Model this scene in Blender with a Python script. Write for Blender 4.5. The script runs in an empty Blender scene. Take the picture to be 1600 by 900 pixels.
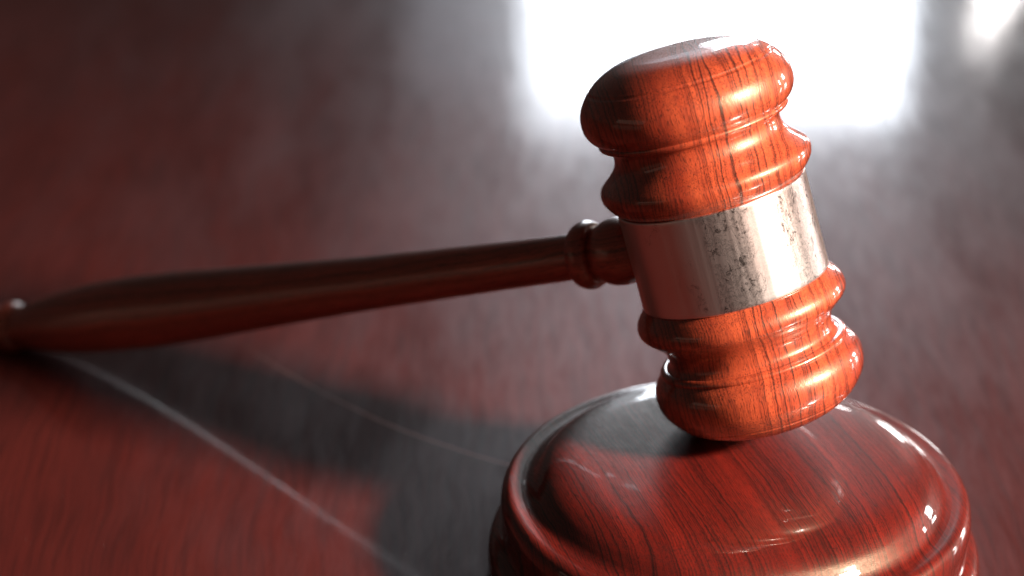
import bpy, bmesh, math
from mathutils import Vector, Matrix
R = math.radians

# ------------------------------------------------------------------ camera
scn = bpy.context.scene
cam = bpy.data.cameras.new('camera')
cam_o = bpy.data.objects.new('camera', cam)
scn.collection.objects.link(cam_o)
cam_o.location = (-.0629, -.5829, .3766)
cam_o.rotation_euler = (R(90 - 26), 0, 0)
cam.sensor_width = 36
cam.lens = 18 / math.tan(R(12))
cam.clip_start, cam.clip_end = .01, 50
cam.dof.use_dof = True
cam.dof.focus_distance = .652
cam.dof.aperture_fstop = 6.6
scn.camera = cam_o

# ------------------------------------------------------------------ world, lamps, exposure
w = bpy.data.worlds.new('World'); scn.world = w; w.use_nodes = True
bg = w.node_tree.nodes['Background']
bg.inputs[0].default_value = (1, .76, .68, 1)
bg.inputs[1].default_value = .036

def area(name, loc, target, sx, sy, power, col, roll=0, shape='RECTANGLE', spread=180):
    l = bpy.data.lights.new(name, 'AREA')
    l.spread = R(spread); l.shape = shape; l.size = sx; l.size_y = sy; l.energy = power; l.color = col
    o = bpy.data.objects.new(name, l); scn.collection.objects.link(o)
    o.location = loc
    d = Vector(target) - Vector(loc)
    o.rotation_euler = (d.to_track_quat('-Z', 'Y').to_matrix() @ Matrix.Rotation(R(roll), 3, 'Z')).to_euler()
    return o

kd = Vector((math.sin(R(62.5)) * math.cos(R(30)), -math.cos(R(62.5)) * math.cos(R(30)), math.sin(R(30))))
area('key_lamp', Vector((0, .02, .07)) + kd * 1.35, (-.08, -.05, .03), .19, .14, 4.8, (1, .92, .82), spread=42)
area('back_window', (.262, 3.0, .605), (.262, 0, .605), .60, .94, 24, (.86, .92, 1))
area('curtained_window', (-.150, 3.0, .60), (-.15, 0, .60), .15, .86, .20, (.80, .87, 1))
area('narrow_window', (.715, 3.0, .82), (.715, 0, .82), .030, .26, .7, (1, .95, .93), roll=-24, shape='ELLIPSE')
area('far_window', (1.15, 3.0, .30), (0, 0, .1), .26, .30, 5, (1, .98, .96))
area('side_window', (2.1, 1.5, .30), (0, 0, .1), .22, .34, 6, (1, .97, .94))
area('left_fill', (-1.7, -.60, .22), (-.1, .1, .05), 1.2, .30, .32, (1, .62, .48))  # added unseen warm fill, lays a red sheen along the handle
area('side_window_b', (2.35, 1.1, .30), (0, 0, .1), .10, .34, 3, (1, .97, .94))

scn.view_settings.view_transform = 'Standard'
scn.view_settings.look = 'None'
scn.view_settings.exposure = 0
scn.view_settings.gamma = 1
scn.view_settings.use_curve_mapping = False

# ------------------------------------------------------------------ node helpers
class NT:
    def __init__(s, name):
        s.m = bpy.data.materials.new(name); s.m.use_nodes = True
        s.t = s.m.node_tree; s.n = s.t.nodes; s.b = s.n['Principled BSDF']
    def _set(s, sock, v):
        if hasattr(v, 'is_linked') or isinstance(v, bpy.types.NodeSocket): s.t.links.new(v, sock)
        else: sock.default_value = v
    def math(s, op, a, b=0., c=None, clamp=False):
        n = s.n.new('ShaderNodeMath'); n.operation = op; n.use_clamp = clamp
        s._set(n.inputs[0], a); s._set(n.inputs[1], b)
        if c is not None: s._set(n.inputs[2], c)
        return n.outputs[0]
    def coord(s):
        return s.n.new('ShaderNodeTexCoord').outputs['Object']
    def mapping(s, v, scale=(1, 1, 1), rot=(0, 0, 0), loc=(0, 0, 0)):
        n = s.n.new('ShaderNodeMapping'); s._set(n.inputs[0], v)
        n.inputs['Location'].default_value = loc; n.inputs['Rotation'].default_value = rot; n.inputs['Scale'].default_value = scale
        return n.outputs[0]
    def noise(s, v, scale=1, detail=3, rough=.5, dist=0):
        n = s.n.new('ShaderNodeTexNoise'); s._set(n.inputs['Vector'], v)
        n.inputs['Scale'].default_value = scale; n.inputs['Detail'].default_value = detail
        n.inputs['Roughness'].default_value = rough; n.inputs['Distortion'].default_value = dist
        return n.outputs[0]
    def warp(s, v, scale, amount):
        n = s.n.new('ShaderNodeTexNoise'); s._set(n.inputs['Vector'], v); n.inputs['Scale'].default_value = scale; n.inputs['Detail'].default_value = 2
        a = s.n.new('ShaderNodeVectorMath'); a.operation = 'SUBTRACT'; s.t.links.new(n.outputs[1], a.inputs[0]); a.inputs[1].default_value = (.5, .5, .5)
        m = s.n.new('ShaderNodeVectorMath'); m.operation = 'MULTIPLY'; s.t.links.new(a.outputs[0], m.inputs[0]); m.inputs[1].default_value = amount
        d = s.n.new('ShaderNodeVectorMath'); d.operation = 'ADD'; s._set(d.inputs[0], v); s.t.links.new(m.outputs[0], d.inputs[1])
        return d.outputs[0]
    def rng(s, v, a, b, lo=0., hi=1.):
        n = s.n.new('ShaderNodeMapRange'); n.interpolation_type = 'SMOOTHSTEP'
        s._set(n.inputs[0], v); n.inputs[1].default_value = a; n.inputs[2].default_value = b
        n.inputs[3].default_value = lo; n.inputs[4].default_value = hi
        return n.outputs[0]
    def mix(s, f, a, b):
        n = s.n.new('ShaderNodeMix'); n.data_type = 'RGBA'
        s._set(n.inputs[0], f)
        for i, c in ((6, a), (7, b)):
            if isinstance(c, tuple): c = (*c, 1)
            s._set(n.inputs[i], c)
        return n.outputs[2]
    def sep(s, v):
        n = s.n.new('ShaderNodeSeparateXYZ'); s._set(n.inputs[0], v); return n.outputs
    def bump(s, h, strength, dist):
        n = s.n.new('ShaderNodeBump'); s._set(n.inputs['Height'], h); n.inputs['Strength'].default_value = strength; n.inputs['Distance'].default_value = dist
        return n.outputs[0]
    def inp(s, name, v): s._set(s.b.inputs[name], v)

def lacquered_wood(name, light, mid, dark, line, rot=(0, 0, 0), spread=1., coat_rough=.03, lines=1., coat=1., bend=1., spec=.85):
    """Turned hardwood: grain along local Z, growth layers across local X."""
    k = NT(name)
    o = k.mapping(k.coord(), rot=rot)
    o = k.warp(o, 30, (.0050 * bend, .0020 * bend, 0))
    o = k.warp(o, 160, (.0009, .0009, 0))
    tone = k.noise(k.mapping(o, (70 / spread, 14 / spread, 8)), 1, 3, .55)
    fine = k.noise(k.mapping(o, (1700 / spread, 700 / spread, 70)), 1, 3, .6)
    pore = k.noise(k.mapping(o, (3600 / spread, 2600 / spread, 330)), 1, 2, .5)
    speck = k.noise(k.mapping(o, (3000, 3000, 1600)), 1, 2, .6)
    col = k.mix(k.rng(tone, .34, .66), mid, light)
    col = k.mix(k.math('MULTIPLY', k.rng(fine, .40, .70), .50), col, dark)
    # growth layers: uneven spacing, one thin dark late-wood line each, some faint, some strong
    x = k.sep(o)[0]
    dr = k.noise(k.mapping(o, (95 / spread, 12 / spread, 4), loc=(3.1, 1.7, .4)), 1, 2, .5)
    for freq, amp, wid, power in ((420, 4.2, .10, .90), (260, 2.6, .055, .95), (950, 9.5, .20, .60)):
        ph = k.math('ADD', k.math('MULTIPLY', x, freq / spread), k.math('MULTIPLY', dr, amp))
        fr = k.math('FRACT', ph); idn = k.math('FLOOR', ph)
        wn = k.n.new('ShaderNodeTexWhiteNoise'); wn.noise_dimensions = '1D'; k.t.links.new(idn, wn.inputs['W'])
        st = k.rng(wn.outputs[0], .10, .80)
        edge = k.math('MULTIPLY', k.rng(fr, 1 - wid * 2.6, 1 - wid), k.rng(fr, 1 - wid * .5, 1., 1., 0.))
        m = k.math('MULTIPLY', k.math('MULTIPLY', edge, st), k.rng(pore, .30, .55, .25, 1.))
        soft = k.math('MULTIPLY', k.math('MULTIPLY', k.rng(fr, .25, 1.), st), .28 * power)
        col = k.mix(soft, col, dark)
        col = k.mix(k.math('MULTIPLY', m, power * lines), col, line)
    col = k.mix(k.math('MULTIPLY', k.rng(pore, .55, .66), .70), col, line)
    col = k.mix(k.math('MULTIPLY', k.rng(speck, .54, .70), .45), col, dark)
    k.inp('Base Color', col)
    k.inp('Roughness', k.rng(fine, .3, .7, .33, .46))
    k.inp('Specular IOR Level', spec); k.inp('Specular Tint', (1, .74, .50, 1))
    k.inp('Coat Weight', coat); k.inp('Coat IOR', 1.52)
    dust = k.noise(k.mapping(k.coord(), (60, 60, 60)), 1, 4, .6)
    k.inp('Coat Roughness', k.rng(dust, .35, .75, coat_rough, coat_rough + .05))
    ripple = k.noise(k.mapping(o, (300, 300, 45)), 1, 2, .5)
    k.inp('Coat Normal', k.bump(ripple, .10, .0003)); k.inp('Normal', k.bump(pore, .30, .0002))
    return k.m

# ------------------------------------------------------------------ materials
WOOD_HEAD = lacquered_wood('rosewood_orange', (.55, .084, .029), (.34, .035, .014), (.14, .011, .007), (.026, .006, .005))
WOOD_BLOCK = lacquered_wood('rosewood_red', (.150, .0095, .0055), (.092, .006, .004), (.03, .0035, .003), (.006, .003, .003),
                            rot=(R(90), 0, R(0)), spread=.62, coat_rough=.03, bend=.6, spec=.35)
WOOD_HANDLE = lacquered_wood('rosewood_dark', (.46, .066, .038), (.34, .046, .026), (.15, .020, .012), (.03, .008, .006), coat_rough=.17, lines=.8, coat=.8)

def metal():
    k = NT('tarnished_nickel')
    c = k.coord()
    clump = k.noise(k.mapping(c, (95, 95, 60)), 1, 5, .65, .6)
    scr = k.noise(k.mapping(c, (460, 460, 360)), 1, 6, .85, .8)
    fine = k.noise(k.mapping(c, (240, 240, 2200)), 1, 3, .6)
    fib = k.math('ABSOLUTE', k.math('SUBTRACT', k.noise(k.mapping(c, (330, 330, 260), loc=(.7, .2, .9)), 1, 5, .75, 1.6), .5))
    scrib = k.math('SUBTRACT', 1., k.rng(fib, .006, .03))
    px = k.sep(c)[0]
    worn = k.math('MAXIMUM', k.math('MULTIPLY', k.rng(px, -.0095, -.0030), k.rng(px, .001, .010, 1., 0.)),
                  k.math('MULTIPLY', k.rng(px, .013, .018), .8))
    area_m = k.math('MULTIPLY', k.rng(k.math('ADD', clump, k.math('MULTIPLY', worn, .34)), .56, .70), 1.)
    t = k.math('MULTIPLY', area_m, k.math('MAXIMUM', k.rng(scr, .54, .61), k.math('MULTIPLY', scrib, .55)))
    t = k.math('MAXIMUM', t, k.math('MULTIPLY', k.rng(scr, .64, .72), .35))
    warm = k.noise(k.mapping(c, (45, 45, 30)), 1, 2, .5)
    base = k.mix(k.rng(warm, .35, .7), (.82, .68, .63), (.78, .58, .52))
    k.inp('Base Color', k.mix(k.math('MULTIPLY', t, .78), base, (.045, .034, .030)))
    k.inp('Metallic', 1.); k.inp('Specular IOR Level', .25)
    streak = k.noise(k.mapping(c, (420, 420, 6)), 1, 4, .6)
    k.inp('Roughness', k.math('ADD', k.rng(streak, .35, .65, .31, .38), k.math('MULTIPLY', t, -.05)))
    h = k.math('ADD', k.math('MULTIPLY', fine, .4), k.math('MULTIPLY', scr, .6))
    k.inp('Normal', k.bump(k.math('ADD', h, k.math('MULTIPLY', streak, .22)), .14, .0003))
    return k.m
METAL = metal()

def table_mat():
    k = NT('polished_mahogany')
    c = k.coord()
    cw = k.warp(c, 8, (.02, .0, 0))
    tone = k.noise(k.mapping(cw, (30, 5, 1)), 1, 4, .6)
    grain = k.noise(k.mapping(cw, (420, 22, 1)), 1, 4, .6)
    col = k.mix(k.rng(tone, .3, .7), (.052, .0076, .0062), (.068, .0096, .0074))
    col = k.mix(k.math('MULTIPLY', k.rng(grain, .40, .68), .46), col, (.022, .005, .0045))
    # a long pale curved line, ragged, with a thinner coat
    p = k.sep(c); x, y = p[0], p[1]
    wob = k.math('MULTIPLY', k.math('SUBTRACT', k.noise(c, 40, 2), .5), .0016)
    rag = k.noise(c, 900, 3, .7)
    q = k.math('ADD', k.math('ADD', k.math('MULTIPLY', k.math('MULTIPLY', x, x), C2[0]), k.math('MULTIPLY', x, C2[1])), C2[2])
    d2 = k.math('ABSOLUTE', k.math('ADD', k.math('MULTIPLY', k.math('SUBTRACT', y, q), .72), wob))
    s2 = k.math('MULTIPLY', k.math('SUBTRACT', 1., k.rng(d2, .0002, .0009)), k.math('MULTIPLY', k.rng(x, -.16, -.09), k.rng(x, -.05, -.03, 1., 0.)))
    s = k.math('MULTIPLY', s2, k.rng(rag, .25, .6, .35, 1.))
    col = k.mix(k.math('MULTIPLY', s, .8), col, (.60, .36, .32))
    # dust
    du = k.noise(c, 1500, 2, .5)
    k.inp('Base Color', k.mix(k.math('MULTIPLY', k.rng(du, .74, .80), .4), col, (.5, .4, .38)))
    smear = k.noise(k.mapping(k.warp(c, 14, (.03, .03, 0)), (26, 7, 1)), 1, 5, .6)
    k.inp('Roughness', k.rng(smear, .3, .7, .30, .42))
    mott = k.noise(k.mapping(k.warp(c, 30, (.01, .02, 0)), (330, 45, 1)), 1, 4, .65)
    sm = k.math('ADD', k.math('MULTIPLY', smear, .52), k.math('MULTIPLY', mott, .48))
    k.inp('Specular IOR Level', k.rng(sm, .33, .67, .08, .28)); k.inp('Specular Tint', (1, .70, .68, 1))
    k.inp('Coat Weight', k.math('SUBTRACT', k.rng(sm, .34, .70, .95, .6), k.math('MULTIPLY', s, .6)))
    k.inp('Coat IOR', 1.5)
    k.inp('Coat Roughness', k.rng(sm, .36, .64, .045, .12))
    g2 = k.noise(k.mapping(cw, (260, 10, 1)), 1, 2, .5)
    k.inp('Coat Normal', k.bump(g2, .06, .0006))
    return k.m
C2 = (4.1267, 0.0108, 0.0481)   # pale line: y = a x^2 + b x + c
TABLE = table_mat()

# ------------------------------------------------------------------ mesh helpers
def smooth_run(pts, n=8):
    """Catmull-Rom through the points of one run of a turned profile."""
    if len(pts) < 3: return list(pts)
    P = [Vector(p) for p in pts]
    P = [P[0] * 2 - P[1]] + P + [P[-1] * 2 - P[-2]]
    out = []
    for i in range(1, len(P) - 2):
        a, b, c, d = P[i - 1:i + 3]
        for j in range(n):
            t = j / n
            out.append(.5 * ((2 * b) + (c - a) * t + (2 * a - 5 * b + 4 * c - d) * t * t + (3 * b - a - 3 * c + d) * t ** 3))
    out.append(P[-2])
    return [(max(p[0], 0.), p[1]) for p in out]

def turned(name, runs, mat, parent=None, unit=1., seg=144, closed=False, sharp=38):
    """A lathe mesh; runs of (radius, height), each run smooth, runs meet in a crease."""
    prof = []
    for r in runs:
        s = smooth_run(r)
        prof += s if not prof else s[1:]
    bm = bmesh.new(); rings = []
    for r, z in prof:
        if r < 1e-6: rings.append([bm.verts.new((0, 0, z * unit))])
        else: rings.append([bm.verts.new((r * unit * math.cos(2 * math.pi * i / seg), r * unit * math.sin(2 * math.pi * i / seg), z * unit)) for i in range(seg)])
    pairs = list(zip(rings, rings[1:])) + ([(rings[-1], rings[0])] if closed else [])
    for a, b in pairs:
        for i in range(seg):
            j = (i + 1) % seg
            if len(a) == 1 and len(b) == 1: continue
            if len(a) == 1: bm.faces.new((a[0], b[j], b[i]))
            elif len(b) == 1: bm.faces.new((a[i], a[j], b[0]))
            else: bm.faces.new((a[i], a[j], b[j], b[i]))
    bmesh.ops.recalc_face_normals(bm, faces=bm.faces)
    me = bpy.data.meshes.new(name); bm.to_mesh(me); bm.free()
    me.shade_smooth(); me.set_sharp_from_angle(angle=R(sharp))
    me.materials.append(mat)
    o = bpy.data.objects.new(name, me); scn.collection.objects.link(o)
    if parent: o.parent = parent
    return o

def tag(o, label, cat):
    o['label'] = label; o['category'] = cat

# ------------------------------------------------------------------ the table
def table():
    bm = bmesh.new()
    x0, x1, y0, y1, t = -1.0, 1.2, -.95, 1.45, .035
    bmesh.ops.create_cube(bm, size=1)
    for v in bm.verts:
        v.co = Vector(((x0 + x1) / 2 + v.co.x * (x1 - x0), (y0 + y1) / 2 + v.co.y * (y1 - y0), -t / 2 + v.co.z * t))
    bmesh.ops.bevel(bm, geom=bm.edges[:], offset=.006, segments=3, affect='EDGES')
    me = bpy.data.meshes.new('table_top'); bm.to_mesh(me); bm.free()
    me.materials.append(TABLE)
    o = bpy.data.objects.new('table_top', me); scn.collection.objects.link(o)
    o['kind'] = 'structure'
    return o
table()

BLOCK_AT = Vector((.0002, .0055, 0))
U = .0001796          # one profile unit in metres

# ------------------------------------------------------------------ the sound block
block = bpy.data.objects.new('sound_block', None); scn.collection.objects.link(block)
block.empty_display_size = .02
block.location = BLOCK_AT; block.rotation_euler = (0, 0, R(17))
tag(block, 'round turned red-brown wooden sound block lying on the table under the gavel head', 'sound block')
TOP = [(0, 207), (100, 206.5), (180, 205), (232, 202), (262, 197.8), (284, 191), (300, 181.5), (311, 170), (318.5, 161), (327, 154.8), (337, 152.6)]
turned('striking_top', [TOP, [(337, 152.6), (336.6, 130), (0, 130)]], WOOD_BLOCK, block, U, 192)
turned('rim_ring', [
    [(337, 152.6), (344, 152.8), (351, 153.2), (357.5, 151.6), (363.5, 146.5), (367.5, 138), (369.3, 128), (369.5, 120)],
    [(369.5, 120), (337, 120)], [(337, 120), (337, 152.6)]], WOOD_BLOCK, block, U, 192)
turned('body', [
    [(0, 119.5), (368, 119.5)], [(368, 119.5), (367.8, 95), (368, 69)], [(368, 69), (0, 69)]], WOOD_BLOCK, block, U, 192)
turned('base_moulding', [
    [(0, 68.5), (368.5, 68.5)],
    [(368.5, 68.5), (374, 66), (381, 61), (386.5, 52), (389, 40), (389.5, 24), (388, 8), (385, 0)],
    [(385, 0), (0, 0)]], WOOD_BLOCK, block, U, 192)

# ------------------------------------------------------------------ the gavel
A = Vector((-.266, .186, .946)).normalized()               # head axis
H = Vector((-.826, .456, -.332)); H = (H - A * H.dot(A)).normalized(); H = Matrix.Rotation(R(1.6), 3, A) @ H   # handle direction
CTR = Vector((-.0037, .0287, .0933))                       # middle of the head
X = (Vector((1, 0, 0)) - A * A.x).normalized(); Y = A.cross(X)
ROT = Matrix((X, Y, A)).transposed()

head_up = [
    [(0, 306), (50, 305.5), (78, 304), (104, 299), (128, 288), (142, 277.5)],
    [(142, 277.5), (144.2, 274), (148.2, 271.5)],
    [(148.2, 271.5), (157, 260), (164, 247), (167, 232), (166, 217), (160, 204), (151, 195)],
    [(151, 195), (144, 188), (139, 183)],
    [(139, 183), (133, 175), (132, 165), (135, 153), (143, 142), (155, 131), (164, 122), (167, 113), (165, 102), (158, 91), (149, 82)],
    [(149, 82), (145, 78)]]
head_dn = [[(r, -z) for r, z in reversed(run)] for run in reversed(head_up)]

def min_gap():
    """How far the turned head would have to drop until it touches the block's top."""
    best = 9
    top = smooth_run(TOP)
    def surf(r):
        r /= U
        for (a, za), (b, zb) in zip(top, top[1:]):
            if a <= r <= b: return (za + (zb - za) * (r - a) / (b - a)) * U
        return 0
    for run in head_dn[-3:]:
        for r, z in smooth_run(run):
            for i in range(180):
                t = i * math.pi / 90
                p = CTR + ROT @ Vector((r * U * math.cos(t), r * U * math.sin(t), z * U))
                best = min(best, p.z - surf(math.hypot(p.x - BLOCK_AT.x, p.y - BLOCK_AT.y)))
    return best
CTR.z -= min_gap() - .00005

gavel = bpy.data.objects.new('gavel', None); scn.collection.objects.link(gavel)
gavel.empty_display_size = .03
gavel.matrix_world = Matrix.Translation(CTR - A * 306 * U) @ ROT.to_4x4()
tag(gavel, 'turned reddish wooden gavel with silver metal band, head leaning on the sound block', 'gavel')
off = Vector((0, 0, 306 * U))

head = turned('head', head_up + [[(145, 78), (145, -78)]] + head_dn, WOOD_HEAD, gavel, U)
head.location = off
for s in (1, -1):
    turned('bead', [[(137, 184.5 * s), (141, 182.6 * s), (146, 183.6 * s), (149.6, 187 * s), (150.2, 191 * s), (147.5, 194.6 * s), (143, 195 * s)],
                    [(143, 195 * s), (137, 184.5 * s)]], WOOD_HEAD, head, U)
band = turned('metal_band', [
    [(144, 78.5), (147.6, 78.5)], [(147.6, 78.5), (149, 77), (149.3, 74.5)], [(149.3, 74.5), (149.0, 40), (149.0, -40), (149.3, -74.5)],
    [(149.3, -74.5), (149, -77), (147.6, -78.5)], [(147.6, -78.5), (144, -78.5)], [(144, -78.5), (144, 78.5)]], METAL, gavel, U)
band.location = off

hl = ROT.transposed() @ H
hx = Vector((0, 0, 1)); hx = (hx - hl * hx.dot(hl)).normalized(); hy = hl.cross(hx)
HROT = Matrix((hx, hy, hl)).transposed()
mm = .001
handle = turned('handle', [
    [(0, 46), (6.7, 46)],
    [(6.7, 46), (6.75, 50), (7.0, 65), (7.4, 83), (8.3, 119), (9.4, 147), (10.5, 171), (11.7, 196), (12.1, 214), (11.8, 231), (10.8, 245), (9.3, 256), (7.6, 265), (6.9, 269)],
    [(6.9, 269), (0, 271)]], WOOD_HANDLE, gavel, mm, 96)
handle.matrix_local = Matrix.Translation(off) @ HROT.to_4x4()
turned('collar', [
    [(0, 24), (6.5, 24)],
    [(6.5, 24), (8.2, 26.6), (9.5, 30), (9.9, 33.2), (9.4, 36.6), (8.0, 39.4), (6.9, 40.6)],
    [(6.9, 40.6), (0, 40.6)]], WOOD_HANDLE, handle, mm, 96)
turned('neck_ring', [
    [(0, 40.2), (7.2, 40.2)],
    [(7.2, 40.2), (9.0, 40.9), (9.9, 42.6), (10.0, 44.2), (9.2, 46.4), (7.6, 47.6), (6.7, 48.2)],
    [(6.7, 48.2), (0, 48.2)]], WOOD_HANDLE, handle, mm, 96)
turned('end_bead', [
    [(0, 268), (6.6, 268)],
    [(6.6, 268), (8.4, 269.4), (9.0, 271.6), (8.5, 274.2), (7.0, 275.8)],
    [(7.0, 275.8), (8.4, 278.5), (9.0, 282), (8.2, 287), (5.5, 291), (2.5, 292.6), (0, 293)]], WOOD_HANDLE, handle, mm, 96)

# settle the handle's swell on the table: turn the gavel about the touching point of its head
bpy.context.view_layer.update()
def lowest():
    return min((handle.matrix_world @ v.co).z for v in handle.data.vertices)
pt = CTR - A * 290 * U
ax = Vector((-H.y, H.x, 0)).normalized()
for _ in range(6):
    gap = lowest()
    ang = gap / .24
    M = Matrix.Translation(pt) @ Matrix.Rotation(ang, 4, ax) @ Matrix.Translation(-pt)
    gavel.matrix_world = M @ gavel.matrix_world
    bpy.context.view_layer.update()
    if lowest() * lowest() > gap * gap:
        M.invert(); gavel.matrix_world = M @ gavel.matrix_world; ax = -ax
        bpy.context.view_layer.update()
